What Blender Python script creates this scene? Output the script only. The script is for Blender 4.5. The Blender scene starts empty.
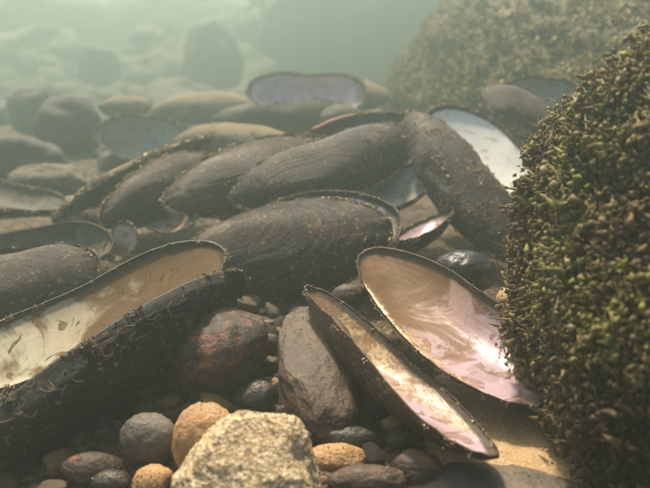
import bpy, math, random
import numpy as np
from mathutils import Vector, Matrix, noise

rnd = random.Random(7)
rs = np.random.RandomState(7)
SC = bpy.context.scene
COL = SC.collection
R = math.radians

# ------------------------------------------------------------------ camera
PITCH = R(21.0)
CAMZ = 0.17
F = 624.0                                   # focal length in pixels of the 650 px wide photograph
cam = bpy.data.cameras.new("camera"); camo = bpy.data.objects.new("camera", cam); COL.objects.link(camo)
camo.location = (0, 0, CAMZ); camo.rotation_euler = (math.pi/2 - PITCH, 0, 0)
cam.sensor_width = 36; cam.lens = 36*F/650
cam.clip_start = 0.01; cam.clip_end = 100
cam.dof.use_dof = True; cam.dof.focus_distance = 0.30; cam.dof.aperture_fstop = 10
SC.camera = camo

# ------------------------------------------------------------------ light
SUN_EL, SUN_AZ = R(58), R(-20)
sund = Vector((math.cos(SUN_EL)*math.sin(SUN_AZ), math.cos(SUN_EL)*math.cos(SUN_AZ), math.sin(SUN_EL)))
w = bpy.data.worlds.new("World"); SC.world = w; w.use_nodes = True
nt = w.node_tree; bg = nt.nodes["Background"]
sky = nt.nodes.new("ShaderNodeTexSky"); sky.sky_type = 'NISHITA'; sky.sun_disc = False
sky.sun_elevation = SUN_EL; sky.sun_rotation = SUN_AZ
nt.links.new(sky.outputs[0], bg.inputs[0]); bg.inputs[1].default_value = 0.10
sky.dust_density = 5.0; sky.ozone_density = 0.3; sky.air_density = 0.8
sl = bpy.data.lights.new("sun", 'SUN'); slo = bpy.data.objects.new("sun", sl); COL.objects.link(slo)
sl.energy = 4.3; sl.angle = R(5); sl.color = (1.0, 0.86, 0.65)
slo.rotation_euler = (-sund).to_track_quat('-Z', 'Y').to_euler()
SC.view_settings.view_transform = 'Standard'; SC.view_settings.look = 'None'
SC.view_settings.exposure = 0.95; SC.view_settings.gamma = 1.0
SC.cycles.volume_bounces = 3; SC.cycles.max_bounces = 8

FW = Vector((0, math.cos(PITCH), -math.sin(PITCH))); UP = Vector((0, math.sin(PITCH), math.cos(PITCH)))
CAM = Vector((0, 0, CAMZ))
def P(px, py, d):
    return CAM + d*(FW + Vector(((px-325)/F, 0, 0)) - (py-244)/F*UP)
def on_plane(px, py, z):
    v = FW + Vector(((px-325)/F, 0, 0)) - (py-244)/F*UP
    return (z-CAMZ)/v.z

# ------------------------------------------------------------------ node helpers
class NT:
    def __init__(s, name):
        s.m = bpy.data.materials.new(name); s.m.use_nodes = True
        s.t = s.m.node_tree; s.b = s.t.nodes["Principled BSDF"]; s.n = s.t.nodes; s.l = s.t.links
        s.b.inputs["Specular IOR Level"].default_value = 0.3
    def put(s, sock, v):
        if hasattr(v, "is_output"): s.l.new(v, sock)
        elif isinstance(v, (tuple, list)): sock.default_value = (*v, 1) if len(v) == 3 and sock.type == 'RGBA' else v
        else: sock.default_value = v
    def coord(s, kind="Object", scale=None, loc=None):
        c = s.n.new("ShaderNodeTexCoord").outputs[kind]
        if scale is None and loc is None: return c
        m = s.n.new("ShaderNodeMapping"); s.l.new(c, m.inputs[0])
        if scale: m.inputs["Scale"].default_value = scale
        if loc: m.inputs["Location"].default_value = loc
        return m.outputs[0]
    def attr(s, name, out="Fac"):
        a = s.n.new("ShaderNodeAttribute"); a.attribute_name = name; return a.outputs[out]
    def noise(s, scale, vec=None, detail=4, rough=0.55, dist=0, out=0):
        n = s.n.new("ShaderNodeTexNoise"); s.put(n.inputs["Vector"], vec if vec is not None else s.coord())
        n.inputs["Scale"].default_value = scale; n.inputs["Detail"].default_value = detail
        n.inputs["Roughness"].default_value = rough; n.inputs["Distortion"].default_value = dist
        return n.outputs[out]
    def voro(s, scale, vec=None, feature='F1', out="Distance"):
        n = s.n.new("ShaderNodeTexVoronoi"); n.feature = feature
        s.put(n.inputs["Vector"], vec if vec is not None else s.coord()); n.inputs["Scale"].default_value = scale
        return n.outputs[out]
    def math(s, op, a, b=0.0, c=None):
        n = s.n.new("ShaderNodeMath"); n.operation = op; s.put(n.inputs[0], a); s.put(n.inputs[1], b)
        if c is not None: s.put(n.inputs[2], c)
        return n.outputs[0]
    def ramp(s, f, lo, hi, a=0.0, b=1.0):
        n = s.n.new("ShaderNodeMapRange"); n.interpolation_type = 'SMOOTHSTEP'
        s.put(n.inputs[0], f); s.put(n.inputs[1], lo); s.put(n.inputs[2], hi); s.put(n.inputs[3], a); s.put(n.inputs[4], b)
        return n.outputs[0]
    def mix(s, f, a, b, mode='MIX'):
        n = s.n.new("ShaderNodeMix"); n.data_type = 'RGBA'; n.blend_type = mode
        s.put(n.inputs[0], f); s.put(n.inputs[6], a); s.put(n.inputs[7], b); return n.outputs[2]
    def cramp(s, f, stops):
        n = s.n.new("ShaderNodeValToRGB"); s.put(n.inputs[0], f); e = n.color_ramp.elements
        while len(e) < len(stops): e.new(0.5)
        for k, (p, c) in zip(e, stops): k.position = p; k.color = (*c, 1)
        return n.outputs[0]
    def bump(s, h, dist, strength=1.0, prev=None):
        n = s.n.new("ShaderNodeBump"); s.put(n.inputs["Height"], h); n.inputs["Distance"].default_value = dist
        n.inputs["Strength"].default_value = strength
        if prev is not None: s.l.new(prev, n.inputs["Normal"])
        return n.outputs[0]
    def normz(s):
        g = s.n.new("ShaderNodeNewGeometry"); x = s.n.new("ShaderNodeSeparateXYZ")
        s.l.new(g.outputs["Normal"], x.inputs[0]); return x.outputs[2]
    def randobj(s):
        return s.n.new("ShaderNodeObjectInfo").outputs["Random"]
    def done(s, col, rough=0.6, normal=None, spec=0.3, **kw):
        s.put(s.b.inputs["Base Color"], col); s.put(s.b.inputs["Roughness"], rough)
        s.b.inputs["Specular IOR Level"].default_value = spec
        if normal is not None: s.l.new(normal, s.b.inputs["Normal"])
        for k, v in kw.items(): s.put(s.b.inputs[k.replace("_", " ")], v)
        return s.m

SILT = (0.34, 0.23, 0.125); SILT2 = (0.16, 0.125, 0.075)
def silt_over(n, col, amount, lo=0.35):
    """buff silt that has settled where the surface lies flat"""
    nz = n.normz()
    a = n.noise(260, detail=5, rough=0.65); b = n.noise(60, detail=3)
    f = n.math('ADD', nz, n.math('MULTIPLY', n.math('SUBTRACT', a, 0.5), 2.4))
    f = n.math('ADD', f, n.math('MULTIPLY', n.math('SUBTRACT', b, 0.5), 2.2))
    m = n.ramp(f, lo, lo+0.55, 0, amount)
    sc = n.mix(n.noise(900, detail=2), SILT2, SILT)
    return n.mix(m, col, sc), m

def mat_outer(name, base, olive, silt=0.6, lo=0.4, red=0.25, worn=0.8):
    n = NT(name)
    g = n.attr("growth"); th = n.attr("theta")
    warp = n.noise(25, detail=3)
    gg = n.math('ADD', n.math('MULTIPLY', g, 46), n.math('MULTIPLY', warp, 3.5))
    v = n.n.new("ShaderNodeCombineXYZ"); n.put(v.inputs[0], gg); n.put(v.inputs[1], n.math('MULTIPLY', th, 2.0))
    rings = n.noise(1.0, v.outputs[0], detail=5, rough=0.7)
    v2 = n.n.new("ShaderNodeCombineXYZ"); n.put(v2.inputs[0], n.math('MULTIPLY', gg, 4)); n.put(v2.inputs[1], n.math('MULTIPLY', th, 7.0))
    fine = n.noise(1.0, v2.outputs[0], detail=4, rough=0.7)
    c = n.mix(n.ramp(rings, 0.35, 0.68), base, olive)
    c = n.mix(n.ramp(fine, 0.5, 0.8, 0, 0.5), c, (0.11, 0.072, 0.042))
    c = n.mix(n.ramp(n.noise(45, detail=4), 0.6, 0.75, 0, red), c, (0.16, 0.045, 0.02))
    # worn umbo: chalky nacre shows through
    wn = n.math('ADD', g, n.math('MULTIPLY', n.noise(120, detail=3), 0.25))
    c = n.mix(n.ramp(wn, 0.24, 0.30, worn, 0), c, (0.26, 0.20, 0.14))
    c = n.mix(n.math('MULTIPLY', n.ramp(n.noise(380, detail=3), 0.58, 0.68, 0, 0.8), n.ramp(n.noise(50, detail=3), 0.4, 0.6)), c, SILT)
    c, m = silt_over(n, c, silt, lo)
    nb = n.bump(rings, 0.0009); nb = n.bump(fine, 0.0003, prev=nb)
    nb = n.bump(n.noise(700, detail=4, rough=0.7), 0.0005, prev=nb)
    return n.done(c, n.math('MULTIPLY_ADD', m, 0.35, 0.42), nb, 0.35)

def mat_nacre(name, inner, outerc, stain, stain_lo=0.5, rough=0.27, stain_side=0.0, amt=0.85, edge=(0.07, 0.05, 0.035), stain_gold=0.0, blot=0.6, spec=.3):
    """inner: colour at the far end, outerc: colour near the umbo end; stain: brown film"""
    n = NT(name)
    g = n.attr("growth"); v = n.attr("radial"); xn = n.attr("xn"); th = n.attr("theta")
    nn = n.noise(38, detail=4, rough=0.6, dist=0.6)
    c = n.mix(n.ramp(n.math('ADD', xn, n.math('MULTIPLY', nn, 0.6)), -0.3, 0.75), outerc, inner)
    hue = n.noise(55, detail=2, dist=1.2)
    c = n.mix(n.ramp(hue, 0.45, 0.7, 0, 0.3), c, n.mix(0.5, c, (0.42, 0.50, 0.44)))
    c = n.mix(n.ramp(hue, 0.5, 0.25, 0, 0.35), c, n.mix(0.5, c, (0.62, 0.40, 0.36)))
    # growth banding on the nacre
    vv = n.n.new("ShaderNodeCombineXYZ"); n.put(vv.inputs[0], n.math('MULTIPLY', g, 26)); n.put(vv.inputs[1], th)
    bands = n.noise(1.0, vv.outputs[0], detail=3)
    c = n.mix(n.ramp(bands, 0.55, 0.75, 0, 0.35), c, n.mix(0.5, stain, outerc))
    sf = n.math('ADD', n.noise(30, detail=5, rough=0.62, dist=0.8, vec=n.coord(loc=(3, 1, 7))), n.math('MULTIPLY', xn, -stain_side))
    c = n.mix(n.ramp(sf, stain_lo, stain_lo+0.12, 0, amt), c, n.mix(n.noise(220, detail=4), stain, tuple(k*0.45 for k in stain)))
    # crisp-edged blotches of film with a darker outline
    bl = n.noise(46, detail=4, rough=0.55, dist=1.6, vec=n.coord(loc=(1, 4, 2)))
    c = n.mix(n.ramp(bl, .60, .615, 0, blot), c, tuple(k*1.15 for k in stain))
    c = n.mix(n.math('MULTIPLY', n.ramp(bl, .59, .60, 0, blot), n.ramp(bl, .625, .605, 0, .9)), c, tuple(k*.35 for k in stain))
    sp = n.noise(120, detail=3, dist=.8)
    c = n.mix(n.ramp(sp, .68, .70, 0, blot*.8), c, tuple(k*.45 for k in stain))
    # muscle scars
    for (sx, sy, rx, ry) in ((-0.62, 0.1, 0.10, 0.2), (0.52, 0.15, 0.12, 0.22)):
        yn = n.attr("yn")
        d = n.math('SQRT', n.math('ADD', n.math('POWER', n.math('DIVIDE', n.math('SUBTRACT', xn, sx), rx), 2.0),
                                  n.math('POWER', n.math('DIVIDE', n.math('SUBTRACT', yn, sy), ry), 2.0)))
        d = n.math('ADD', d, n.math('MULTIPLY', n.noise(150), 0.5))
        c = n.mix(n.ramp(d, 0.9, 1.5, 0.3, 0), c, tuple(k*0.7 for k in stain))
        # golden teeth side and brown torn end
    yn_ = n.attr("yn")
    c = n.mix(n.ramp(n.math('ADD', yn_, n.math('MULTIPLY', n.noise(110, detail=4), 0.8)), 0.85, 1.12, 0, stain_gold), c, n.mix(n.ramp(n.noise(170, detail=4, dist=1.5), .4, .6), (0.22, 0.11, 0.03), (0.54, 0.41, 0.23)))
    c = n.mix(n.ramp(n.math('ADD', xn, n.math('MULTIPLY', n.noise(90, detail=4), 0.5)), 1.0, 1.12, 0, 0.8), c, (0.13, 0.08, 0.045))
    # horny brown edge
    ed = n.math('ADD', v, n.math('MULTIPLY', n.noise(200, detail=3), 0.05))
    c = n.mix(n.ramp(ed, 0.965, 0.99), c, edge)
    c = n.mix(n.ramp(n.noise(500, detail=3), 0.66, 0.72, 0, 0.5), c, (0.11, 0.08, 0.05))
    nb = n.bump(bands, 0.0002); nb = n.bump(nn, 0.0008, prev=nb)
    nb = n.bump(n.noise(260, detail=4, rough=0.6), 0.00015, prev=nb)
    rg = n.math('MULTIPLY_ADD', n.ramp(sf, stain_lo-0.05, stain_lo+0.1), 0.3, rough)
    return n.done(c, rg, nb, spec, Coat_Weight=0.0)

def mat_stone(name, c1, c2, rust=0.0, silt=0.5, lo=0.5, grain=700, gb=0.0004, rough=0.6, speck=0.35, big=45):
    n = NT(name)
    o = n.n.new("ShaderNodeObjectInfo")
    vec = n.n.new("ShaderNodeVectorMath"); vec.operation = 'ADD'
    n.l.new(n.coord(), vec.inputs[0]); n.l.new(o.outputs["Location"], vec.inputs[1])
    vv = vec.outputs[0]
    a = n.noise(big, vv, detail=6, rough=0.65, dist=0.5); b = n.noise(grain, vv, detail=3)
    c = n.mix(n.ramp(a, 0.3, 0.7), c1, c2)
    c = n.mix(n.ramp(b, 0.5, 0.75, 0, speck), c, tuple(min(1, k*2.2+0.03) for k in c2))
    c = n.mix(n.ramp(b, 0.45, 0.25, 0, speck*1.3), c, tuple(k*0.35 for k in c1))
    if rust: c = n.mix(n.ramp(n.noise(110, vv, detail=7, rough=0.78, dist=.6), 0.50, 0.60, 0, rust), c, (0.27, 0.11, 0.05))
    if name == "stone_sandy":
        vs = n.voro(800, vv, out="Color"); se = n.n.new("ShaderNodeSeparateColor"); n.l.new(vs, se.inputs[0])
        c = n.mix(0.75, c, n.cramp(se.outputs[0], [(0, (0.07, 0.045, 0.022)), (.3, (0.38, 0.245, 0.11)), (.6, (0.58, 0.43, 0.26)), (1, (0.82, 0.68, 0.46))]))
    if name == "stone_small":
        h = n.n.new("ShaderNodeHueSaturation"); n.l.new(c, h.inputs["Color"])
        n.put(h.inputs["Value"], n.math('MULTIPLY_ADD', o.outputs["Random"], 1.5, 0.45))
        n.put(h.inputs["Saturation"], n.math('MULTIPLY_ADD', n.math('FRACT', n.math('MULTIPLY', o.outputs["Random"], 17.3)), 1.0, 0.35))
        n.put(h.inputs["Hue"], n.math('MULTIPLY_ADD', n.math('FRACT', n.math('MULTIPLY', o.outputs["Random"], 7.7)), 0.05, 0.475))
        c = h.outputs[0]
    c, m = silt_over(n, c, silt, lo)
    nb = n.bump(a, 0.0012); nb = n.bump(b, gb, prev=nb)
    nb = n.bump(n.noise(2200, vv, detail=2), gb*0.4, prev=nb)
    if name == 'stone_sandy': nb = n.bump(n.voro(800, vv), .0006, prev=nb)
    return n.done(c, n.math('MULTIPLY_ADD', m, 0.2, rough), nb, 0.4)

M = {}
M['outer'] = mat_outer("periostracum_dark", (0.010, 0.005, 0.003), (0.048, 0.021, 0.011), 0.36, 0.9, 0.3, 0.35)
M['outer_black'] = mat_outer("periostracum_black", (0.005, 0.005, 0.005), (0.016, 0.013, 0.010), 0.2, 0.95, 0.6, 0.0)
M['outer_brown'] = mat_outer("periostracum_brown", (0.020, 0.008, 0.004), (0.085, 0.035, 0.016), 0.36, 0.88, 0.3, 0.35)
M['outer_silt'] = mat_outer("periostracum_silted", (0.05, 0.042, 0.028), (0.12, 0.098, 0.062), 0.95, 0.15)
M['n_tan'] = mat_nacre("nacre_tan", (0.46, 0.34, 0.30), (0.35, 0.25, 0.16), (0.22, 0.13, 0.065), 0.47, stain_side=0.22)
M['n_pink'] = mat_nacre("nacre_pink", (0.41, 0.285, 0.33), (0.28, 0.18, 0.095), (0.18, 0.09, 0.032), 0.42, rough=0.27, spec=.24, stain_side=0.22, stain_gold=.7)
M['n_white'] = mat_nacre("nacre_white", (0.74, 0.72, 0.68), (0.66, 0.66, 0.62), (0.34, 0.27, 0.17), 0.62, rough=0.35, amt=0.6)
M['n_cream'] = mat_nacre("nacre_cream", (0.22, 0.16, 0.10), (0.34, 0.31, 0.22), (0.12, 0.07, 0.03), 0.40, rough=0.7, stain_side=-0.22, stain_gold=.4, blot=.9, spec=.12)
M['n_lilac'] = mat_nacre("nacre_lilac", (0.72, 0.50, 0.58), (0.60, 0.46, 0.56), (0.4, 0.28, 0.3), 0.66, rough=0.4, amt=0.5)
M['n_blue'] = mat_nacre("nacre_blue_grey", (0.24, 0.27, 0.26), (0.22, 0.20, 0.18), (0.12, 0.09, 0.06), 0.52, rough=0.3)
M['n_dark'] = mat_nacre("nacre_dark", (0.06, 0.045, 0.035), (0.08, 0.06, 0.045), (0.05, 0.035, 0.02), 0.5, rough=0.65)

n = NT("silt_crumbs"); c = n.cramp(n.attr("rnd"), [(0, (0.12, 0.08, 0.045)), (0.4, (0.27, 0.19, 0.11)), (1, (0.52, 0.42, 0.27))])
M['crumb'] = n.done(c, 0.85)
n = NT("silt_crumbs_dark"); c = n.cramp(n.attr("rnd"), [(0, (0.03, 0.022, 0.014)), (0.6, (0.08, 0.058, 0.035)), (1, (0.30, 0.24, 0.15))])
M['crumb_dark'] = n.done(c, 0.85)
n = NT("ligament"); M['ligament'] = n.done(n.mix(n.noise(300), (0.12, 0.03, 0.015), (0.34, 0.10, 0.055)), 0.5, n.bump(n.noise(900), 0.0004))
n = NT("hinge_teeth_nacre"); M['teeth'] = n.done(n.mix(n.ramp(n.noise(160, detail=5), 0.4, 0.6), (0.52, 0.40, 0.23), (0.24, 0.13, 0.05)), 0.3, n.bump(n.noise(600), 0.0005), 0.5)
n = NT("worm_tube"); M['thread'] = n.done(n.mix(n.noise(400), (0.34, 0.26, 0.16), (0.13, 0.09, 0.05)), 0.7)

M['s_brown'] = mat_stone("stone_brown", (0.036, 0.023, 0.016), (0.075, 0.049, 0.034), rust=0.1, silt=0.3, lo=0.75)
M['s_rust'] = mat_stone("stone_rusty", (0.035, 0.024, 0.019), (0.075, 0.05, 0.036), rust=0.75, silt=0.2, lo=0.9)
M['s_grey'] = mat_stone("stone_grey", (0.07, 0.062, 0.052), (0.13, 0.112, 0.092), rust=0.15, silt=0.3, lo=0.8, speck=0.25)
M['s_dark'] = mat_stone("stone_dark", (0.018, 0.017, 0.017), (0.045, 0.042, 0.038), rust=0.1, silt=0.15, lo=0.9, rough=0.4)
M['s_black'] = mat_stone("stone_black", (0.010, 0.010, 0.011), (0.03, 0.03, 0.032), silt=0.1, lo=1.0, rough=0.25, gb=0.0002)
M['s_tan'] = mat_stone("stone_tan", (0.36, 0.19, 0.075), (0.52, 0.31, 0.14), rust=0.4, silt=0.3, lo=0.7, grain=900, gb=0.0006)
M['s_sandy'] = mat_stone("stone_sandy", (0.48, 0.33, 0.175), (0.74, 0.56, 0.33), rust=0.15, silt=0.2, lo=0.9, grain=1300, gb=0.0009, rough=0.8, speck=0.75, big=60)
M['s_ochre'] = mat_stone("stone_ochre", (0.36, 0.225, 0.10), (0.50, 0.34, 0.18), rust=0.1, silt=0.2, lo=0.8, grain=800, gb=0.0003, rough=0.7)
M['s_green'] = mat_stone("stone_olive", (0.10, 0.085, 0.03), (0.20, 0.165, 0.06), rust=0.2, silt=0.3, lo=0.7)
M['s_small'] = mat_stone("stone_small", (0.12, 0.075, 0.045), (0.26, 0.165, 0.10), rust=0.25, silt=0.4, lo=0.7)
M['s_haze'] = mat_stone("stone_silted", (0.06, 0.05, 0.036), (0.12, 0.10, 0.07), silt=0.5, lo=0.6, grain=300, gb=0.002, big=14)
M['s_hdark'] = mat_stone("stone_dim", (0.03, 0.023, 0.02), (0.07, 0.053, 0.044), silt=0.35, lo=0.85, grain=300, gb=0.002, big=14)
M['s_boulder'] = mat_stone("boulder_rock", (0.09, 0.07, 0.035), (0.17, 0.14, 0.065), silt=0.5, lo=0.5, grain=300, gb=0.002, big=20)

# ------------------------------------------------------------------ mesh helpers
def mesh_np(name, verts, faces, mat, attrs=None, smooth=True):
    """faces: (n,3) or (n,4) int array"""
    me = bpy.data.meshes.new(name)
    verts = np.asarray(verts, np.float32); faces = np.asarray(faces, np.int32); k = faces.shape[1]
    me.vertices.add(len(verts)); me.vertices.foreach_set("co", verts.ravel())
    me.loops.add(faces.size); me.loops.foreach_set("vertex_index", faces.ravel())
    me.polygons.add(len(faces)); me.polygons.foreach_set("loop_start", np.arange(0, faces.size, k, dtype=np.int32))
    me.polygons.foreach_set("loop_total", np.full(len(faces), k, np.int32))
    me.polygons.foreach_set("use_smooth", np.full(len(faces), smooth))
    for a, v in (attrs or {}).items():
        at = me.attributes.new(a, 'FLOAT', 'POINT'); at.data.foreach_set("value", np.asarray(v, np.float32))
    me.update(calc_edges=True); me.validate()
    if mat: me.materials.append(mat)
    return me
def link(name, data, parent=None, mw=None):
    o = bpy.data.objects.new(name, data); COL.objects.link(o)
    if parent is not None: o.parent = parent
    if mw is not None: o.matrix_local = mw
    return o
def tag(o, label=None, cat=None, group=None, kind=None):
    if label: o['label'] = label
    if cat: o['category'] = cat
    if group: o['group'] = group
    if kind: o['kind'] = kind
    return o
def fbm(pts, freq, seed=0.0, octv=4, H=0.9):
    return np.array([noise.fractal(Vector((p[0]*freq+seed, p[1]*freq-seed, p[2]*freq+seed*.7)), H, 2.0, octv) for p in pts])

# ------------------------------------------------------------------ mussel valve
def outline(L, W, conc, taper, fat):
    N = 720
    t = np.linspace(0, 2*np.pi, N, endpoint=False)
    c, s = np.cos(t), np.sin(t)
    x = np.sign(c)*np.abs(c)**0.96; y = np.sign(s)*np.abs(s)**fat
    xn = x
    y = y*(1 + 0.10*xn - taper*xn**2*0.5)
    y = np.where(y < 0, y*(1-conc*np.exp(-((xn-0.05)/0.42)**2)), y*(1-0.10*np.clip(xn, 0, 1)**2))
    return t, x*L/2, y*W/2

def valve_meshes(L, W, inf, conc=0.14, taper=0.35, fat=0.92, thick=0.0016, seed=0, my=1, mz=1, warp=0.002, mo=None, mi=None,
                 NT_=132, NV=30, crust=150, patches=0, crustmat='crumb', rag=0.006, crust_size=1.0):
    rg = np.random.RandomState(seed+11)
    t, ox, oy = outline(L, W, conc, taper, fat)
    ti = (np.arange(NT_)*720//NT_)
    tx, ox_, oy_ = t[ti], ox[ti], oy[ti]
    # ragged margin
    ragn = np.array([noise.fractal(Vector((math.cos(a)*7+seed, math.sin(a)*7, seed*1.3)), 0.7, 2.0, 5) for a in tx])
    rf = 1 + rag*ragn
    ux, uy = -0.42*L/2*1.0, 0.80*W/2
    ang = np.arctan2(oy-uy, ox-ux); rad = np.hypot(oy-uy, ox-ux); order = np.argsort(ang)
    ang, rad = ang[order], rad[order]
    vs = np.linspace(0, 1, NV+1)[1:]**0.75
    def surf(scale, inner):
        X, Y, Z, G, V, TH = [], [], [], [], [], []
        for v in np.concatenate([[0.0], vs]):
            x = ox_*v*scale*(1+(rf-1)*v**3); y = oy_*v*scale*(1+(rf-1)*v**3)
            xn, yn = x/(L/2), y/(W/2)
            z = inf*(1-v**2.4)**0.72*(1-0.22*xn**2)*np.ones_like(x)
            du = np.hypot((x-ux)/(0.20*L), (y-uy*0.75)/(0.30*W))
            z = z + 0.22*inf*np.exp(-du**2)*(1-v**6)
            a = np.arctan2(y-uy, x-ux)
            g = np.hypot(x-ux, y-uy)/np.maximum(np.interp(a, ang, rad, period=2*np.pi), 1e-5)
            g = np.clip(g, 0, 1.1)
            if not inner:
                ph = g*15+0.6*np.sin(3*a+seed)
                ph2 = g*6.5+.5*noise.noise(Vector((seed, v*2, 1)))+0.25*np.sin(2*a+seed); z = z - 0.0004*np.clip(1-np.abs((ph2 % 1)-.5)*7, 0, 1)*np.minimum(1, g*1.5)*v**.5*(L/.12)
                z = z + 0.00022*(np.abs(((ph) % 1)-0.5)*2-0.5)*np.minimum(1, g*2)*(0.4+v)*(L/0.12)
            else:
                z = z*0.955 - thick*(1-v**5)
                z = z - 0.0006*np.exp(-(((xn-0.52)/0.12)**2+((yn-0.15)/0.22)**2)) + 0.0006*np.exp(-(((xn+0.6)/0.1)**2+((yn-0.1)/0.2)**2))
            z = z + warp*np.sin(xn*2.2+seed)*v**2 + warp*0.6*np.cos(3.3*xn+yn*1.5+seed*2)*v**2
            z = z + 0.0005*ragn*v**8
            X.append(x); Y.append(y); Z.append(z); G.append(g); V.append(np.full_like(x, v)); TH.append(a)
        return [np.array(q) for q in (X, Y, Z, G, V, TH)]
    nv = NV+1
    def grid(S, close_rows):
        X, Y, Z, G, V, TH = S
        X = X.copy(); X[0] = X[0].mean(); Y[0] = 0
        co = np.stack([X, Y*my, Z*mz], -1).reshape(-1, 3)
        i = np.arange(nv-1)[:, None]; j = np.arange(NT_)[None, :]; j2 = (j+1) % NT_
        q = np.stack([i*NT_+j, (i+1)*NT_+j, (i+1)*NT_+j2, i*NT_+j2], -1).reshape(-1, 4)
        at = dict(growth=G.ravel(), radial=V.ravel(), theta=TH.ravel(), xn=(X/(L/2)).ravel(), yn=(Y/(W/2)).ravel())
        return co, q, at
    flip = (my*mz < 0)
    So = surf(1.0, False)
    co, q, at = grid(So, True)
    # lip: rounded edge folded in towards the nacre
    lipco = []
    for (sc, dz) in ((1.004, -0.0006), (0.998, -0.0012), (0.986, -0.0009)):
        base = np.stack([So[0][-1]*sc, So[1][-1]*sc*my, (So[2][-1]+dz)*mz], -1); lipco.append(base)
    n0 = len(co); last = (nv-1)*NT_
    co = np.concatenate([co]+lipco)
    rows = [last, n0, n0+NT_, n0+2*NT_]
    j = np.arange(NT_); j2 = (j+1) % NT_
    lq = [np.stack([rows[k]+j, rows[k+1]+j, rows[k+1]+j2, rows[k]+j2], -1) for k in range(3)]
    q = np.concatenate([q]+lq)
    for k in at: at[k] = np.concatenate([at[k], np.tile(at[k][-NT_:], 3)])
    if flip: q = q[:, ::-1]
    out = mesh_np("valve", co, q, mo, at)
    Si = surf(0.99, True)
    ci, qi, ai = grid(Si, True); qi = qi[:, ::-1]
    if flip: qi = qi[:, ::-1]
    inn = mesh_np("nacre", ci, qi, mi, ai)
    # hinge teeth: knobbly ridge along the dorsal margin inside
    cu = []
    m = 46
    for k in range(m):
        xx = -0.62*L/2 + k/(m-1)*0.95*L/2*1.1
        idx = np.argmin(np.abs(ox_-xx) + (oy_ < 0)*10)
        yy = oy_[idx]*0.935
        fr = 1 + 0.22*math.sin(k*1.1+seed+2*math.sin(k*.4))*math.exp(-((k-14)/12)**2)
        zz = Si[2][-1][idx] + 0.0012
        cu.append((xx, yy, zz, 0.0009*fr*(0.15+math.sin(math.pi*k/(m-1)))*L/0.12))
    V_, F_ = [], []
    for k, (x, y, z, r) in enumerate(cu):
        for a in range(7):
            b = 2*math.pi*a/7; rr = r*(1+0.25*noise.noise(Vector((x*700, b, seed))))
            V_.append((x+0.0006*noise.noise(Vector((k*.7, b, 1))), (y+rr*1.9*math.cos(b)-0.0012*max(0, fr-1))*my, (z+rr*math.sin(b))*mz))
        if k:
            for a in range(7):
                F_.append(((k-1)*7+a, (k-1)*7+(a+1) % 7, k*7+(a+1) % 7, k*7+a))
    F_ = np.array(F_)
    if flip: F_ = F_[:, ::-1]
    teeth = mesh_np("hinge_teeth", V_, F_, M['teeth'])
    V_, F2 = [], []
    for k in range(30):
        xx = (-0.35+0.75*k/29)*L/2; idx = np.argmin(np.abs(ox_-xx) + (oy_ < 0)*10)
        r_ = 0.0022*math.sin(math.pi*(k+.6)/30.2)**.6*L/.12*(1+.25*noise.noise(Vector((k*.5, seed, 0))))
        for a in range(8):
            b = 2*math.pi*a/8
            V_.append((xx, (oy_[idx]*1.0+r_*math.cos(b))*my, (So[2][-1][idx]+r_*.8*math.sin(b))*mz))
        if k:
            for a in range(8): F2.append(((k-1)*8+a, (k-1)*8+(a+1) % 8, k*8+(a+1) % 8, k*8+a))
    F2 = np.array(F2)
    if flip: F2 = F2[:, ::-1]
    liga = mesh_np("ligament", V_, F2, M['ligament'])
    # crumbs of silt and algae on the margin (and in patches on the outside)
    pts = []
    nc = int(crust*6.0)
    dens = np.clip(ragn*2.6+0.25, 0.06, 1.5)**1.3
    pr = dens/dens.sum()
    idx = rg.choice(NT_, nc, p=pr)
    for k in idx:
        f = rg.rand(); k2 = (k+1) % NT_
        p = np.array([So[0][-1][k]*(1-f)+So[0][-1][k2]*f, So[1][-1][k]*(1-f)+So[1][-1][k2]*f, So[2][-1][k]])
        p[:2] *= 1.0 + rg.normal(0, 0.010); p[2] += rg.normal(0.0003, 0.0008)
        pts.append((p, 1.0))
    for k in range(int(patches*10)):
        a = rg.randint(NT_); v = rg.randint(6, nv-1)
        p = np.array([So[0][v][a], So[1][v][a], So[2][v][a]])
        if noise.noise(Vector((p[0]*70+seed, p[1]*70, 3))) > 0.05+rg.rand()*0.3: pts.append((p, 0.8))
    cr = crumbs([p for p, s in pts], [s*crust_size for p, s in pts], rg, my, mz, M[crustmat]) if pts else None
    return out, inn, teeth, cr, liga

def crumbs(pts, sizes, rg, my, mz, mat, smin=0.00016, smax=0.0011):
    """little irregular flakes"""
    n = len(pts); p = np.array(pts)*np.array([1, my, mz])
    s = (smin + (smax-smin)*rg.rand(n)**2.2)*np.array(sizes)
    base = np.array([(1, 0, 0), (-.4, .9, 0), (-.5, -.8, 0), (0, 0, 1.1), (0.1, 0, -.9)])
    A = rg.normal(size=(n, 3, 3)); Q = np.linalg.qr(A)[0]
    st = np.stack([0.9+rg.rand(n)**3*1.6, 0.6+rg.rand(n)*.4, 0.5+rg.rand(n)*.5], -1)
    v = base[None]*(0.7+0.6*rg.rand(n, 5, 1))*st[:, None]*s[:, None, None]
    v = np.einsum('nij,nkj->nki', Q, v)+p[:, None]
    f = np.array([(0, 1, 3), (1, 2, 3), (2, 0, 3), (1, 0, 4), (2, 1, 4), (0, 2, 4)])
    ff = f[None]+np.arange(n)[:, None, None]*5
    return mesh_np("silt_crumbs", v.reshape(-1, 3), ff.reshape(-1, 3), mat, dict(rnd=np.repeat(rg.rand(n), 5)), smooth=False)

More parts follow.
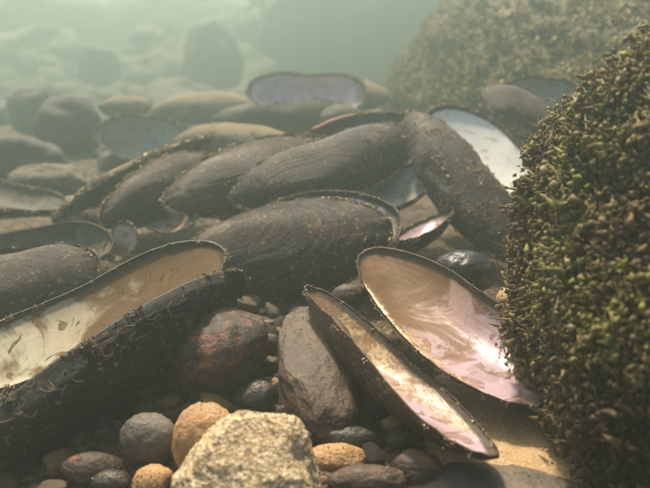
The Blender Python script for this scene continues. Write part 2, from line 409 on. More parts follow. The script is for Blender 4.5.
def frame(a, b, tilt, side=1):
    """rim plane of a valve whose ends are a and b; tilt 90 = hollow faces the camera, 0 = hollow opens across the axis (up), -90 = outside faces the camera"""
    mid = (a+b)/2; X = (b-a).normalized(); T = (CAM-mid).normalized()
    T = (T - X*T.dot(X)).normalized()
    Pu = X.cross(T).normalized()
    if Pu.dot(UP) < 0: Pu = -Pu
    Pu *= side
    face = math.sin(R(tilt))*T + math.cos(R(tilt))*Pu
    Z = -face; Y = Z.cross(X)
    m = Matrix((X, Y, Z)).transposed().to_4x4(); m.translation = mid
    return m, Pu

SEED = [0]
def mussel(label, valves, cat="mussel shell", name="mussel_shell", group=None, ligament=False):
    """valves: dicts with a, b (image x, y and distance), tilt, w, inf, hinge 'up'/'down' and materials"""
    root = None
    for q in valves:
        SEED[0] += 1
        a, b = P(*q['a']), P(*q['b'])
        m, Pu = frame(a, b, q['tilt'], q.get('side', 1))
        L = (b-a).length
        Yw = (m.to_3x3() @ Vector((0, 1, 0)))
        my = 1 if (Yw.dot(Pu*q.get('side', 1)) > 0) == (q.get('hinge', 'up') == 'up') else -1
        if root is None:
            root = link(name, None); root.empty_display_size = 0.02
            root.location = m.translation.copy(); root.location.z -= q['w']/3
            tag(root, label, cat, group)
        if q['a'][2] > .43: q['crust'] = q.get('crust', 150)*1.8; q['cs'] = q.get('cs', 1)*1.35
        out, inn, teeth, cr, liga = valve_meshes(L, q['w'], q['inf'], q.get('conc', .2), q.get('taper', .45), q.get('fat', .92), seed=q.get('seed', SEED[0]),
                                           my=my, warp=q.get('warp', .002), mo=M[q.get('mo', 'outer')], mi=M[q.get('mi', 'n_tan')],
                                           crust=q.get('crust', 150), patches=q.get('patches', 0), crustmat=q.get('cm', 'crumb'), rag=q.get('rag', .006),
                                           crust_size=q.get('cs', 1.0))
        ml = Matrix.Translation(-root.location) @ m
        vo = link("valve", out, root, ml)
        if q.get('vl'): vo['label'] = q['vl']
        link("nacre", inn, vo)
        if q.get('teeth', False): link("hinge_teeth", teeth, vo)
        if q.get('lig'): link('ligament', liga, vo)
        if cr: tag(link("silt_crumbs", cr, vo), kind="stuff")
        q['M'] = m; q['obj'] = vo
    return root

# ------------------------------------------------------------------ ground
def ground_z(x, y):
    r = min(1, max(0, (y-0.7)/1.2)); r = r*r*(3-2*r)
    z = -0.06*r + 0.004*noise.noise(Vector((x*9, y*9, 0))) - 0.003
    return z
def ground():
    xs = np.concatenate([np.linspace(-6, -0.8, 30)[:-1], np.linspace(-0.8, 0.8, 210), np.linspace(0.8, 6, 30)[1:]])
    ys = np.concatenate([np.linspace(-2, 0.1, 10)[:-1], np.linspace(0.1, 1.4, 180), np.linspace(1.4, 7, 40)[1:]])
    V = []
    for y in ys:
        for x in xs:
            z = ground_z(x, y)
            z += 0.0022*noise.fractal(Vector((x*60, y*60, 2)), 0.8, 2.0, 4)
            if y > 0.6 or abs(x) > 0.5: z += 0.012*noise.fractal(Vector((x*6, y*6, 5)), 0.8, 2.0, 4)*min(1, max(0, (max(y-0.6, abs(x)-0.5))/0.4))
            V.append((x, y, z))
    nx, ny = len(xs), len(ys)
    i = np.arange(ny-1)[:, None]; j = np.arange(nx-1)[None]
    q = np.stack([i*nx+j, i*nx+j+1, (i+1)*nx+j+1, (i+1)*nx+j], -1).reshape(-1, 4)
    n = NT("river_bed_silt")
    a = n.noise(30, detail=6, rough=0.65); b = n.voro(420, out="Color"); v = n.voro(420)
    sep = n.n.new("ShaderNodeSeparateColor"); n.l.new(b, sep.inputs[0])
    c = n.cramp(sep.outputs[0], [(0, (0.05, 0.035, 0.024)), (0.5, (0.11, 0.075, 0.045)), (0.8, (0.17, 0.12, 0.07)), (1, (0.30, 0.22, 0.13))])
    c = n.mix(n.ramp(a, 0.4, 0.62), c, (0.05, 0.036, 0.022))
    nb = n.bump(v, 0.0012, prev=n.bump(a, 0.004)); nb = n.bump(n.noise(1500), 0.0004, prev=nb)
    o = link("river_bed", mesh_np("river_bed", V, q, n.done(c, 0.85, nb)))
    tag(o, kind="structure")
ground()

# ------------------------------------------------------------------ stones
def ico(sub):
    import bmesh
    bm = bmesh.new(); bmesh.ops.create_icosphere(bm, subdivisions=sub, radius=1)
    v = np.array([x.co[:] for x in bm.verts]); f = np.array([[w.index for w in p.verts] for p in bm.faces]); bm.free()
    return v, f
ICO = {k: ico(k) for k in (2, 3, 4, 5, 6)}
def stone_mesh(rx, ry, rz, mat, seed, sub=5, lump=0.12, rough=0.035, box=0.0, facets=0, rfreq=4):
    v, f = ICO[sub]; v = v.copy()
    if box:
        p = 2+box*3; k = (np.abs(v)**p).sum(1)**(1/p); v = v/k[:, None]
    rg = np.random.RandomState(seed)
    for _ in range(facets):
        nrm = rg.normal(size=3); nrm /= np.linalg.norm(nrm); d = 0.72+0.2*rg.rand()
        s = v@nrm; over = np.maximum(0, s-d); v -= over[:, None]*nrm*0.88
    r = np.linalg.norm(v, axis=1)
    h = fbm(v/r[:, None], 0.9, seed*3.1, 2)*lump
    if rough: h += fbm(v, rfreq, seed*1.7, 5, 0.6)*rough
    v *= (1+h)[:, None]
    v *= np.array([rx, ry, rz])
    return mesh_np("stone", v, f, mat)
PLACED = []
def stone(px, py, wpx, hpx, mat, label, d=None, rot=0, sub=5, name="stone", cat="stone", group=None, seed=None, base=0.0, ky=0.85, tiltx=0, **kw):
    """a stone lying where the line of sight through (px, py) comes within its own height of the bed"""
    SEED[0] += 1
    if wpx < 50 and sub == 5: sub = 4
    if d is None:
        d = on_plane(px, py, 0.008)
        for _ in range(3):
            p = P(px, py, d); d = on_plane(px, py, ground_z(p.x, p.y)+hpx/F*d*0.33+base)
    p = P(px, py, d)
    rx = wpx/2/F*d; rz = hpx/2/F*d*0.92; ry = ky*min(rx, rz*1.25)
    me = stone_mesh(rx, ry, rz, M[mat], seed or SEED[0], sub, **kw)
    o = link(name, me); o.location = p
    o.rotation_euler = (R(tiltx), R(rot), R(0)) if rot else (R(tiltx), 0, 0)
    tag(o, label, cat, group)
    PLACED.append((p.x, p.y, max(rx, ry)*0.8))
    return o

stone(214, 352, 112, 92, 's_rust', "dark brown rusty orange-flecked cobble in front of the big open shell at left", rot=-18, lump=.10, ky=.9)
ls = link("stone", stone_mesh(.0175, .040, .0125, M['s_brown'], 71, 6, lump=.12, rough=.03, facets=4, box=.3)); ls.location = P(316, 368, on_plane(316, 368, .012))
ls.rotation_euler = (R(14), R(6), R(6)); tag(ls, "long flat grey-brown stone lying at the centre of the pebbles", "stone"); PLACED.append((ls.location.x, ls.location.y, .014))
stone(255, 397, 42, 34, 's_dark', "dark smooth pebble wedged between the rusty cobble and the long grey-brown stone", rot=-15)
stone(203, 440, 64, 90, 's_tan', "rounded orange-tan stone leaning on the rough sandy rock", rot=12, lump=.08, ky=.9, base=.002)
stone(254, 467, 152, 106, 's_sandy', "big rough pale sandy rock at the bottom of the picture", sub=6, facets=14, lump=.16, rough=.034, rfreq=6, box=.1, base=.003, ky=1.0, rot=8)
stone(150, 440, 58, 62, 's_grey', "smooth grey-brown egg-shaped stone left of the orange-tan stone", rot=20, lump=.07)
stone(91, 468, 60, 34, 's_rust', "low brown pebble with an ochre fleck in the shadow of the big shell")
stone(112, 482, 40, 26, 's_dark', "small dark grey rounded pebble at the lower left edge of the frame")
stone(154, 482, 42, 36, 's_tan', "small crumbly tan stone below the egg-shaped stone", facets=6, rough=.05)
stone(357, 385, 22, 36, 's_green', "olive-yellow pebble under the lower valve of the open pink shell", rot=8)
stone(374, 405, 34, 32, 's_dark', "round charcoal pebble beside the olive-yellow one")
stone(357, 439, 62, 26, 's_dark', "glossy dark oblong pebble on the gravel", rot=12, lump=.12)
stone(283, 416, 17, 26, 's_rust', "small red-brown pebble right of the dark wedged pebble")
stone(277, 388, 16, 26, 's_tan', "tiny ochre stone standing against the long grey-brown stone", facets=4)
stone(271, 345, 20, 26, 's_brown', "brown pebble in the gap right of the rusty cobble, upper one")
stone(271, 366, 20, 20, 's_brown', "brown pebble in the gap right of the rusty cobble, lower one")
stone(335, 460, 64, 34, 's_tan', "flat ochre stone partly buried beside the sandy rock", lump=.14, facets=3, base=-.004)
stone(366, 482, 78, 34, 's_brown', "brown rounded stone cut by the bottom edge, right of the sandy rock")
stone(418, 468, 50, 40, 's_rust', "reddish brown stone under the pointed end of the lower valve", facets=3)
stone(400, 440, 30, 22, 's_brown', "brown pebble below the lower valve of the open pink shell")
stone(349, 296, 36, 26, 's_brown', "brown stone in the dark gap above the tip of the lower valve", d=.335)
stone(392, 424, 22, 18, 's_tan', "small tan pebble left of the middle of the lower valve")
stone(463, 272, 66, 48, 's_black', "glossy black stone in the hollow behind the open pink shell", d=.375, lump=.08)
stone(517, 300, 42, 34, 's_ochre', "orange-brown stone between the open pink shell and the algae wall", d=.36)
# ochre slabs at lower right
o = stone(535, 432, 230, 56, 's_ochre', "smooth sunlit ochre slab under the open pink shell at lower right", d=on_plane(535, 432, -.008), sub=6, lump=.10, ky=3.6, box=.2)
o = stone(498, 508, 215, 60, 's_grey', "grey-tan slab along the bottom edge at lower right", d=.235, sub=5, lump=.12, ky=1.6, box=.2, rough=.04)

# silt grains lying on the tops of the near stones
for o in [q for q in bpy.data.objects if q.name.startswith('stone') and q.location.y < .45]:
    bpy.context.view_layer.update()
    me = o.data; rg = np.random.RandomState(len(o.name)+int(o.location.x*1e4) % 997); m3 = o.matrix_world.to_3x3(); pts = []
    big = max(o.dimensions)
    for t_ in range(int(2600*big/.05)):
        v = me.vertices[rg.randint(len(me.vertices))]
        nz = (m3 @ v.normal).z
        if nz > .15 and noise.noise(v.co*90+o.location*50)*.6+nz*.5 > .3+rg.rand()*.55: pts.append(v.co[:])
    if len(pts) > 5: tag(link('silt_crumbs', crumbs(pts, np.ones(len(pts)), rg, 1, 1, M['crumb_dark' if rg.rand() < .35 else 'crumb'], .00008, .00055), o), kind='stuff')

# ------------------------------------------------------------------ small pebbles
SM = [stone_mesh(1, .85, .65, M[('s_small', 's_small', 's_small', 's_rust', 's_small', 's_tan', 's_small', 's_dark', 's_small', 's_grey')[k]], 400+k, 3, lump=.3, rough=.06, box=.2*(k % 3), facets=(k % 4)+1) for k in range(10)]
cnt = 0; tries = 0
def near_seg(x, y, a, b, w):
    t = max(0, min(1, ((x-a.x)*(b.x-a.x)+(y-a.y)*(b.y-a.y))/((b.x-a.x)**2+(b.y-a.y)**2)))
    return math.hypot(x-a.x-t*(b.x-a.x), y-a.y-t*(b.y-a.y)) < w
SEG = [(P(307, 290, .322), P(496, 458, .224), .014), (P(366, 250, .362), P(543, 394, .285), .022)]
SMP = []
while cnt < 290 and tries < 20000:
    tries += 1
    px = rnd.uniform(0, 480); py = rnd.uniform(300, 486)
    if py < 300+max(0, (170-px))*0.9: continue
    r = 0.0016+0.0062*rnd.random()**1.9
    p = P(px, py, on_plane(px, py, 0.002))
    if any((p.x-a)**2+(p.y-b)**2 < (c*0.78+r*.3)**2 for a, b, c in PLACED): continue
    if any((p.x-a)**2+(p.y-b)**2 < (c+r)**2*0.62 for a, b, c in SMP): continue
    if any(near_seg(p.x, p.y, *q) for q in SEG): continue
    SMP.append((p.x, p.y, r))
    o = link("pebble", SM[rnd.randrange(10)]); o.location = (p.x, p.y, ground_z(p.x, p.y)+r*.5)
    s = r*rnd.uniform(.85, 1.2); o.scale = (s*rnd.uniform(.9, 1.35), s, s*rnd.uniform(.8, 1.1))
    o.rotation_euler = (rnd.uniform(-.5, .5), rnd.uniform(-.5, .5), rnd.uniform(0, 6.28))
    tag(o, "tiny brown pebble of the gravel between the stones and under the shells", "pebble", "tiny pebbles of the gravel bed")
    cnt += 1
# grit, far too fine to count
gp = []
for k in range(10000):
    px = rnd.uniform(-20, 560); py = rnd.uniform(250, 500)
    p = P(px, py, on_plane(px, py, 0.0)); gp.append((p.x, p.y, ground_z(p.x, p.y)+0.0003*rnd.random()))
tag(link("grit", crumbs(gp, np.ones(len(gp)), rs, 1, 1, M['crumb_dark'], .0003, .0016)), "fine dark brown grit on the river bed between the pebbles", "grit", kind="stuff")

# ------------------------------------------------------------------ mussels, near to far
BLK = dict(mo='outer_black', cm='crumb_dark')
mussel("largest open mussel at left, stained cream hollow above a black outer valve", [
    dict(a=(-75, 395, .262), b=(222, 247, .345), tilt=38, w=.062, inf=.012, hinge='down', mi='n_cream', mo='outer_black', crust=330, teeth=True, vl="cream inner valve with brown stains", taper=.3),
    dict(a=(-80, 502, .228), b=(246, 276, .320), tilt=-46, w=.047, inf=.012, hinge='up', mi='n_dark', crust=260, patches=120, vl="black outer valve facing the camera", taper=.55, **BLK)])
mussel("large dark mussel in the very centre lying closed, greenish patch on its upper end", [
    dict(a=(158, 286, .415), b=(391, 226, .375), tilt=-106, w=.068, inf=.017, hinge='up', mo='outer', mi='n_dark', crust=420, patches=110, taper=.3),
    dict(a=(176, 274, .43), b=(403, 222, .387), tilt=54, w=.080, inf=.017, hinge='up', mo='outer', mi='n_white', crust=260, taper=.3, vl="rear valve showing only its pale edge")])
mussel("open mussel at right, broad valve with tan and lilac-pink hollow and its narrow half below", [
    dict(a=(366, 248, .35), b=(548, 400, .255), tilt=52, w=.055, inf=.015, hinge='down', mi='n_pink', mo='outer_brown', cs=.7, crust=150, teeth=True, rag=.012, taper=.22, vl="broad upper valve, hollow to the camera"),
    dict(a=(307, 290, .322), b=(496, 458, .224), tilt=21, w=.041, inf=.015, hinge='up', mi='n_pink', mo='outer_brown', cs=.7, crust=150, teeth=False, rag=.014, taper=.3, vl="narrow lower valve seen almost edge on")])
mussel("long dark mussel leaning at right with a bright white hollow valve behind it", [
    dict(a=(409, 110, .485), b=(518, 262, .41), tilt=-108, w=.050, inf=.017, hinge='down', mo='outer', mi='n_dark', crust=300, patches=420, taper=.3, vl="dark outer valve speckled with silt"),
    dict(a=(434, 108, .52), b=(545, 220, .46), tilt=52, w=.088, inf=.011, hinge='down', mo='outer', mi='n_white', crust=220, taper=.2, vl="white hollow valve")])
mussel("long dark mussel behind the central one, a red streak along its gaping upper rim", [
    dict(a=(232, 200, .448), b=(416, 136, .485), tilt=-113, w=.056, inf=.014, hinge='down', mo='outer', mi='n_dark', crust=350, patches=60, taper=.3),
    dict(a=(262, 164, .50), b=(415, 120, .52), tilt=40, w=.050, inf=.016, hinge='up', lig=True, mo='outer_brown', mi='n_dark', crust=180, taper=.35)])
mussel("brown-rimmed dark mussel left of the long one behind the centre", [
    dict(a=(163, 205, .455), b=(335, 152, .50), tilt=-112, w=.060, inf=.013, hinge='up', mo='outer_brown', mi='n_dark', crust=330, patches=60, taper=.5),
    dict(a=(166, 199, .470), b=(335, 144, .515), tilt=60, w=.056, inf=.015, hinge='up', mo='outer_brown', mi='n_tan', crust=330, taper=.5)])
mussel("gaping mussel at left centre with a thick pale silted upper rim", [
    dict(a=(56, 211, .46), b=(213, 139, .53), tilt=157, w=.042, inf=.007, hinge='up', mo='outer_silt', mi='n_dark', crust=420, cs=1.5, taper=.4, vl="upper valve buried in pale silt"),
    dict(a=(100, 224, .455), b=(214, 160, .50), tilt=-98, w=.044, inf=.017, hinge='up', mo='outer_brown', mi='n_dark', crust=420, taper=.4)])
mussel("pale hollow valve wedged under the silted gaping mussel at left centre", [
    dict(a=(118, 196, .475), b=(196, 222, .452), tilt=62, w=.042, inf=.012, hinge='up', mo='outer_brown', mi='n_tan', crust=120)])
mussel("thin brownish valve at the left edge, above the two dark shells", [
    dict(a=(-70, 176, .50), b=(64, 212, .47), tilt=30, w=.058, inf=.014, hinge='down', mo='outer_brown', mi='n_dark', crust=200)])
mussel("dark hollow valve with a thin pale rim at the left edge", [
    dict(a=(-55, 262, .42), b=(113, 244, .425), tilt=38, w=.062, inf=.018, hinge='down', mi='n_dark', crust=180, **BLK)])
mussel("smooth dark dome-shaped mussel at the left edge in front of the hollow one", [
    dict(a=(-75, 300, .355), b=(99, 272, .385), tilt=-118, w=.056, inf=.016, hinge='down', mi='n_dark', crust=150, mo='outer', taper=.2),
    dict(a=(-75, 292, .37), b=(102, 266, .40), tilt=58, w=.056, inf=.015, hinge='down', mi='n_dark', crust=150, mo='outer', taper=.2)])
mussel("open blue-grey valve with pink rim between the central mussel and the leaning one", [
    dict(a=(330, 216, .455), b=(432, 168, .465), tilt=42, w=.05, inf=.016, hinge='up', lig=True, mo='outer_brown', mi='n_blue', crust=170, taper=.2)])
mussel("narrow pinkish valve seen edge on, right of the end of the central mussel", [
    dict(a=(366, 254, .395), b=(452, 211, .43), tilt=12, w=.036, inf=.012, hinge='down', mo='outer_brown', mi='n_pink', crust=120)])
mussel("open mussel in the middle distance with a lilac hollow over a dark lower valve", [
    dict(a=(248, 89, .80), b=(366, 95, .80), tilt=58, w=.066, inf=.022, hinge='down', mo='outer', mi='n_lilac', crust=120, cs=1.5, taper=.1, fat=.7, vl="lilac hollow valve"),
    dict(a=(253, 119, .76), b=(366, 123, .765), tilt=-66, w=.056, inf=.020, hinge='up', mo='outer_black', mi='n_dark', crust=120, cs=1.3, taper=.2, fat=.7, vl="dark outer valve")])
mussel("pale silted mussel lying behind the lilac one", [
    dict(a=(292, 92, .90), b=(392, 98, .88), tilt=-130, w=.06, inf=.022, hinge='up', mo='outer_silt', mi='n_dark', crust=80)])
mussel("hazy open mussel with a dim blue-grey hollow at upper left", [
    dict(a=(94, 134, .70), b=(184, 138, .70), tilt=62, w=.062, inf=.017, hinge='down', mo='outer', mi='n_blue', crust=100, cs=1.3)])
mussel("silt-covered mussel low behind the gaping one at left centre", [
    dict(a=(172, 140, .64), b=(308, 152, .60), tilt=-140, w=.052, inf=.022, hinge='down', mo='outer_silt', mi='n_dark', crust=160, patches=150)])
mussel("silt-covered mussel further back, above the low silted one", [
    dict(a=(150, 112, .85), b=(262, 108, .84), tilt=-140, w=.060, inf=.024, hinge='down', mo='outer_silt', mi='n_dark', crust=100)])
mussel("dark hollow mussel half hidden left of the lilac one", [
    dict(a=(212, 124, .74), b=(268, 112, .76), tilt=-100, w=.036, inf=.012, hinge='down', mo='outer', mi='n_dark', crust=60)])
mussel("brown mussel behind the white hollow valve at right", [
    dict(a=(480, 92, .545), b=(560, 126, .52), tilt=-135, w=.044, inf=.010, hinge='up', mo='outer_brown', mi='n_dark', crust=160)])
mussel("grey hollow valve farthest back at right, beside the algae wall", [
    dict(a=(500, 89, .585), b=(585, 106, .565), tilt=48, w=.055, inf=.015, hinge='down', mo='outer', mi='n_blue', crust=120)])
mussel("small dim mussel lying on the bed at far left in the haze", [
    dict(a=(98, 106, .80), b=(152, 108, .80), tilt=-130, w=.036, inf=.014, hinge='down', mo='outer_silt', mi='n_dark', crust=60)])
mussel("pale broken shell fragment standing beside the dark hollow valve at left", [
    dict(a=(112, 262, .43), b=(128, 222, .435), tilt=70, w=.022, inf=.004, hinge='down', mo='outer_brown', mi='n_tan', crust=100, rag=.06)], cat="shell fragment", name="shell_fragment")

# ------------------------------------------------------------------ hazy stones
H = [(32, 112, 44, 52, 's_hdark', "round dark stone, left of the pair in the haze at upper left"),
     (66, 128, 66, 66, 's_hdark', "larger dark stone, right of the pair in the haze at upper left"),
     (56, 184, 92, 44, 's_haze', "low pale mound-like stone at left in front of the hazy pair"),
     (20, 165, 90, 60, 's_hdark', "dim stone at the left edge below the hazy pair"),
     (98, 68, 44, 52, 's_hdark', "faint upright stone far off at upper left"),
     (128, 92, 40, 16, 's_haze', "flat pale stone above the hazy open mussel"),
     (213, 58, 60, 80, 's_hdark', "tall dark stone standing in the haze left of the boulder")]
for (px, py, wp, hp, mt, lb) in H:
    stone(px, py, wp, hp, mt, lb, sub=4, lump=.3, rough=.07, facets=3, base=.003)
stone(342, 119, 44, 30, 's_haze', "round pale stone tucked under the lilac mussel", d=.735, sub=4)
stone(362, 14, 236, 200, 's_haze', "big hazy boulder at the top centre of the picture", d=2.3, sub=6, lump=.3, rough=.09, facets=3, name="boulder", cat="boulder")
for k in range(40):
    x = rnd.uniform(-1.8, -.25); y = rnd.uniform(1.2, 3.4); r = rnd.uniform(.03, .09)
    o = link("stone", stone_mesh(r*1.2, r, r*.7, M['s_hdark'], 900+k, 4, lump=.3, rough=.07, facets=3)); o.location = (x, y, ground_z(x, y)+r*.1)
    o.rotation_euler = (0, 0, rnd.uniform(0, 6))
    tag(o, "faint far stone almost lost in the haze on the river bed", "stone", "far stones in the haze")

for k in range(46):
    x = rnd.uniform(-.75, -.08); y = rnd.uniform(.85, 1.7); r = rnd.uniform(.02, .055)*(.6+.5*y)
    if abs(x/y+.17) < .05 and y < 1.4: continue
    o = link("stone", stone_mesh(r*1.25, r, r*rnd.uniform(.45, .8), M['s_hdark'], 1900+k, 4, lump=.3, rough=.07, facets=3)); o.location = (x, y, ground_z(x, y)+r*.15)
    o.rotation_euler = (0, 0, rnd.uniform(0, 6))
    tag(o, "dim low stone of the crowded bed in the murk at upper left", "stone", "dim stones behind the shells")
for k, (x, y, rx, rz) in enumerate([(-1.5, 3.0, .5, .34), (-.75, 3.3, .42, .30), (-2.4, 3.6, .6, .4), (-.2, 3.6, .4, .34), (-1.1, 2.3, .26, .16), (-.55, 2.2, .2, .15)]):
    o = link("boulder", stone_mesh(rx, rx*.8, rz, M['s_haze'], 2900+k, 5, lump=.35, rough=.09, facets=3)); o.location = (x, y, ground_z(x, y)+.02)
    tag(o, "large faint boulder closing off the view in the murk at upper left", "boulder", "boulders lost in the murk")

for k in range(34):
    y = rnd.uniform(.47, .85); x = rnd.uniform(-.55, .02)*y/.6; r = rnd.uniform(.008, .022)
    o = link("stone", stone_mesh(r*1.3, r, r*rnd.uniform(.5, .8), M[rnd.choice(['s_brown', 's_hdark', 's_dark', 's_grey'])], 3900+k, 4, lump=.3, rough=.06, facets=2)); o.location = (x, y, ground_z(x, y)+r*.25)
    o.rotation_euler = (0, 0, rnd.uniform(0, 6))
    tag(o, "small brown stone filling a gap between the dark shells at left", "stone", "small stones in the gaps between the shells")

# ------------------------------------------------------------------ algae-covered boulders
def algae_boulder(label, c, radii, seed, nleaf, leaf, matname, cols, view_from, grow=1.0, clump=40, rotz=0, lump=.12, sub=6, hang=0.0, lift=1.6, far=False):
    root = link("algae_boulder", None); root.location = c - Vector((0, 0, radii[2])); tag(root, label, "boulder")
    me = stone_mesh(*radii, M['s_boulder'], seed, sub, lump=lump, rough=.05)
    off = Matrix.Translation(Vector((0, 0, radii[2]))) @ Matrix.Rotation(rotz, 4, 'Z')
    link("rock", me, root, off)
    co = np.zeros(len(me.vertices)*3, np.float32); me.vertices.foreach_get("co", co); co = co.reshape(-1, 3)
    no = np.zeros(len(me.vertices)*3, np.float32); me.vertices.foreach_get("normal", no); no = no.reshape(-1, 3)
    f = ICO[sub][1]
    A = co[f]; area = np.linalg.norm(np.cross(A[:, 1]-A[:, 0], A[:, 2]-A[:, 0]), axis=1)
    cen = A.mean(1); nf = no[f].mean(1)
    vf = np.array((off.inverted() @ (Vector(view_from)-root.location))[:])
    tov = vf-cen; tov /= np.linalg.norm(tov, axis=1)[:, None]
    vis = (tov*nf).sum(1) > -0.25
    dist = np.linalg.norm(vf-cen, axis=1)
    wgt = area*vis/np.maximum(dist, .12)**1.2; wgt /= wgt.sum()
    rg = np.random.RandomState(seed)
    # clump centres -> fronds radiate from each clump
    nc = nleaf//9
    fi = rg.choice(len(f), nc, p=wgt)
    bc = rg.dirichlet((1, 1, 1), nc)
    cp = (A[fi]*bc[:, :, None]).sum(1); cn = nf[fi]/np.linalg.norm(nf[fi], axis=1)[:, None]
    hgt = np.array([noise.noise(Vector(p)*clump)*0.5+0.5 for p in cp.tolist()])
    hg2 = np.array([noise.noise(Vector(p)*clump*.3+Vector((5, 5, 5)))*0.5+0.5 for p in cp.tolist()])
    k = rg.randint(0, nc, nleaf)
    p0 = cp[k]+rg.normal(0, leaf*.45, (nleaf, 3))
    cdir = rg.normal(0, .6, (nc, 3)); dirn = cn[k]*1.0+cdir[k]+rg.normal(0, .4, (nleaf, 3)); dirn[:, 2] += .3-hang
    dirn /= np.linalg.norm(dirn, axis=1)[:, None]
    ln = leaf*(0.5+rg.rand(nleaf)*1.1)*(0.45+1.1*hgt[k])*grow
    p0 = p0+cn[k]*(leaf*lift*(hgt[k]**1.5*rg.rand(nleaf)**.5)*grow)[:, None]
    # small nodules bunched into tufts
    tuft = cp+cn*(leaf*lift*hgt**1.3)[:, None]
    frac = rg.rand(nleaf)
    p0 = cp[k]+(tuft[k]-cp[k])*frac[:, None]+rg.normal(0, leaf*.75, (nleaf, 3))*(0.5+.7*frac)[:, None]
    strand = rg.rand(nleaf) < .16
    Q = np.linalg.qr(rg.normal(size=(nleaf, 3, 3)))[0]
    sz = leaf*(.16+.42*rg.rand(nleaf)**2)*(0.6+.8*hgt[k])
    st = np.stack([1+rg.rand(nleaf)*1.2, .7+rg.rand(nleaf)*.3, .5+rg.rand(nleaf)*.4], -1)
    st[strand] *= np.array([2.0, .6, .55]); 
    base = np.array([(1, 0, 0), (-1, 0, 0), (0, 1, 0), (0, -1, 0), (0, 0, 1), (0, 0, -1)], float)
    V = base[None]*st[:, None]*sz[:, None, None]*(0.75+.5*rg.rand(nleaf, 6, 1))
    V[:, :, 1] += (V[:, :, 0]**2)/(sz[:, None]*5)
    Q[strand, :, 0] = dirn[strand]
    q1 = np.cross(Q[:, :, 0], Q[:, :, 1]); q1 /= np.linalg.norm(q1, axis=1)[:, None]+1e-9; Q[:, :, 2] = q1; Q[:, :, 1] = np.cross(q1, Q[:, :, 0])
    V = np.einsum('nij,nkj->nki', Q, V)+p0[:, None]
    T = np.array([(0, 2, 4), (2, 1, 4), (1, 3, 4), (3, 0, 4), (2, 0, 5), (1, 2, 5), (3, 1, 5), (0, 3, 5)])
    ff = (T[None]+np.arange(nleaf)[:, None, None]*6).reshape(-1, 3)
    green = np.clip(hg2[k]*1.0+rg.normal(0, .13, nc)[k]+rg.normal(0, .09, nleaf), 0, 1)
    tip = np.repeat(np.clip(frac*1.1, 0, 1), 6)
    n = NT(matname)
    gr = n.cramp(n.attr("green"), cols)
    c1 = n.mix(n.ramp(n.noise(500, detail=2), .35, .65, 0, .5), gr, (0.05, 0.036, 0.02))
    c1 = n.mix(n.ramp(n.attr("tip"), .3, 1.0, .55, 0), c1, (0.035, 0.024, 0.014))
    mat = n.done(c1, .6, None, .3)
    tr = n.n.new("ShaderNodeBsdfTranslucent"); n.l.new(c1, tr.inputs[0]); ms = n.n.new("ShaderNodeMixShader"); ms.inputs[0].default_value = .4
    n.l.new(n.b.outputs[0], ms.inputs[1]); n.l.new(tr.outputs[0], ms.inputs[2]); n.l.new(ms.outputs[0], n.n["Material Output"].inputs[0])
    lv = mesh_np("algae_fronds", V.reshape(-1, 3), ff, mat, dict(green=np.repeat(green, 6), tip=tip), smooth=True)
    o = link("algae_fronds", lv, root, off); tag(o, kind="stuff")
    return root
GC = [(0, (0.10, 0.065, 0.035)), (.35, (0.24, 0.165, 0.085)), (.58, (0.42, 0.31, 0.15)), (.7, (0.32, 0.28, 0.08)), (.84, (0.42, 0.46, 0.10)), (1, (0.6, 0.48, 0.30))]
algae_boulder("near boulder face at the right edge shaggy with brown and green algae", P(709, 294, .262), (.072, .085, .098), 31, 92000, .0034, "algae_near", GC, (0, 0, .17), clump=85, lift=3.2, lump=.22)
GB = [(0, (0.18, 0.135, 0.06)), (.4, (0.50, 0.40, 0.15)), (.7, (0.64, 0.54, 0.20)), (1, (0.78, 0.70, 0.38))]
algae_boulder("wide algae-covered boulder slope filling the upper right background", P(650, 106, .98), (.375, .56, .235), 52, 97000, .0056, "algae_far", GB, (0, 0, .17), clump=30, far=True)

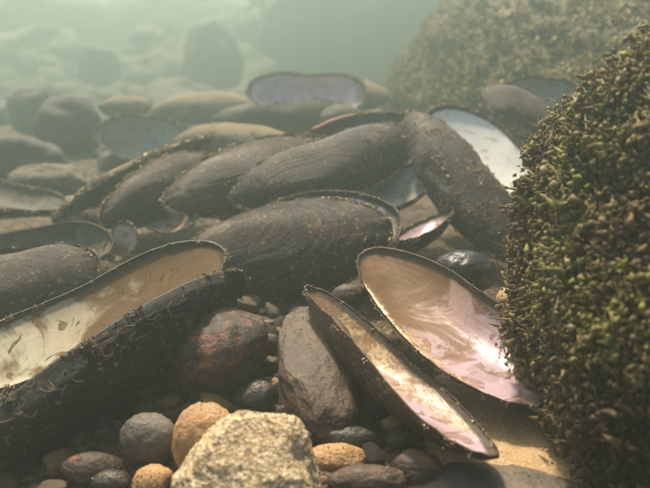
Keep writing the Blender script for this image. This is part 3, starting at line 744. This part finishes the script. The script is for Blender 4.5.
# ------------------------------------------------------------------ worm tubes on the big black valve
def tubes(valve, n, seed, name="pale_threads", rad=.00022, lmax=.007, band=(0.25, 0.95)):
    me = valve.data; rg = random.Random(seed); V, Fc = [], []
    NT_ = 132
    for k in range(n):
        vi = rg.randrange(12, 30)*NT_ + rg.randrange(NT_)
        yn = me.attributes["yn"].data[vi].value
        if not band[0] < yn < band[1]: continue
        p = me.vertices[vi].co.copy(); nn = me.vertices[vi].normal.copy()
        tdir = nn.cross(Vector((rg.uniform(-1, 1), rg.uniform(-1, 1), rg.uniform(-1, 1)))).normalized()
        L = rg.uniform(.002, lmax); st = 7; turn = rg.uniform(-.5, .5); b0 = len(V); r = rad*rg.uniform(.6, 1.4)
        p += nn*r
        for s in range(st):
            sd = nn.cross(tdir)
            rr = r*(1-.6*s/st)
            for a in range(4):
                an = a*math.pi/2; V.append(p+sd*rr*math.cos(an)+nn*rr*math.sin(an))
            if s:
                for a in range(4): Fc.append((b0+(s-1)*4+a, b0+(s-1)*4+(a+1) % 4, b0+s*4+(a+1) % 4, b0+s*4+a))
            p = p+tdir*L/st+nn*rg.uniform(-.0001, .0003); tdir = (tdir+sd*turn+sd*rg.uniform(-.2, .2)).normalized(); 
    o = link(name, mesh_np(name, [tuple(v) for v in V], Fc, M['thread']), valve); tag(o, kind="stuff")

VAL = {o['label']: o for o in bpy.data.objects if o.name.startswith('valve') and 'label' in o}
tubes(VAL["black outer valve facing the camera"], 420, 3, band=(.6, 1), rad=.00015)
tubes(VAL["dark outer valve speckled with silt"], 260, 4, band=(-1, 1), lmax=.004)

mp = [tuple(P(rnd.uniform(-30, 680), rnd.uniform(0, 300), rnd.uniform(.3, 1.0))) for k in range(500)]
tag(link("suspended_silt", crumbs(mp, np.ones(500), rs, 1, 1, M['crumb'], .00012, .0005)), "pale specks of silt adrift in the water", "silt", kind="stuff")

# ------------------------------------------------------------------ murky water
bpy.ops.mesh.primitive_cube_add(size=1)
hz = bpy.context.object; hz.name = "haze"; hz.data.name = "haze"
x0, x1, y0, y1, z0, z1 = -6.5, 6.5, -2.5, 7.5, -1.1, .45
hz.location = ((x0+x1)/2, (y0+y1)/2, (z0+z1)/2); hz.scale = (x1-x0, y1-y0, z1-z0)
mh = bpy.data.materials.new("murky_water"); mh.use_nodes = True; t = mh.node_tree
for q in list(t.nodes): t.nodes.remove(q)
out = t.nodes.new("ShaderNodeOutputMaterial"); pv = t.nodes.new("ShaderNodeVolumePrincipled")
pv.inputs["Color"].default_value = (0.565, 0.70, 0.635, 1); pv.inputs["Density"].default_value = 0.56
pv.inputs["Anisotropy"].default_value = 0.72
t.links.new(pv.outputs[0], out.inputs["Volume"]); hz.data.materials.append(mh)
tag(hz, kind="stuff")
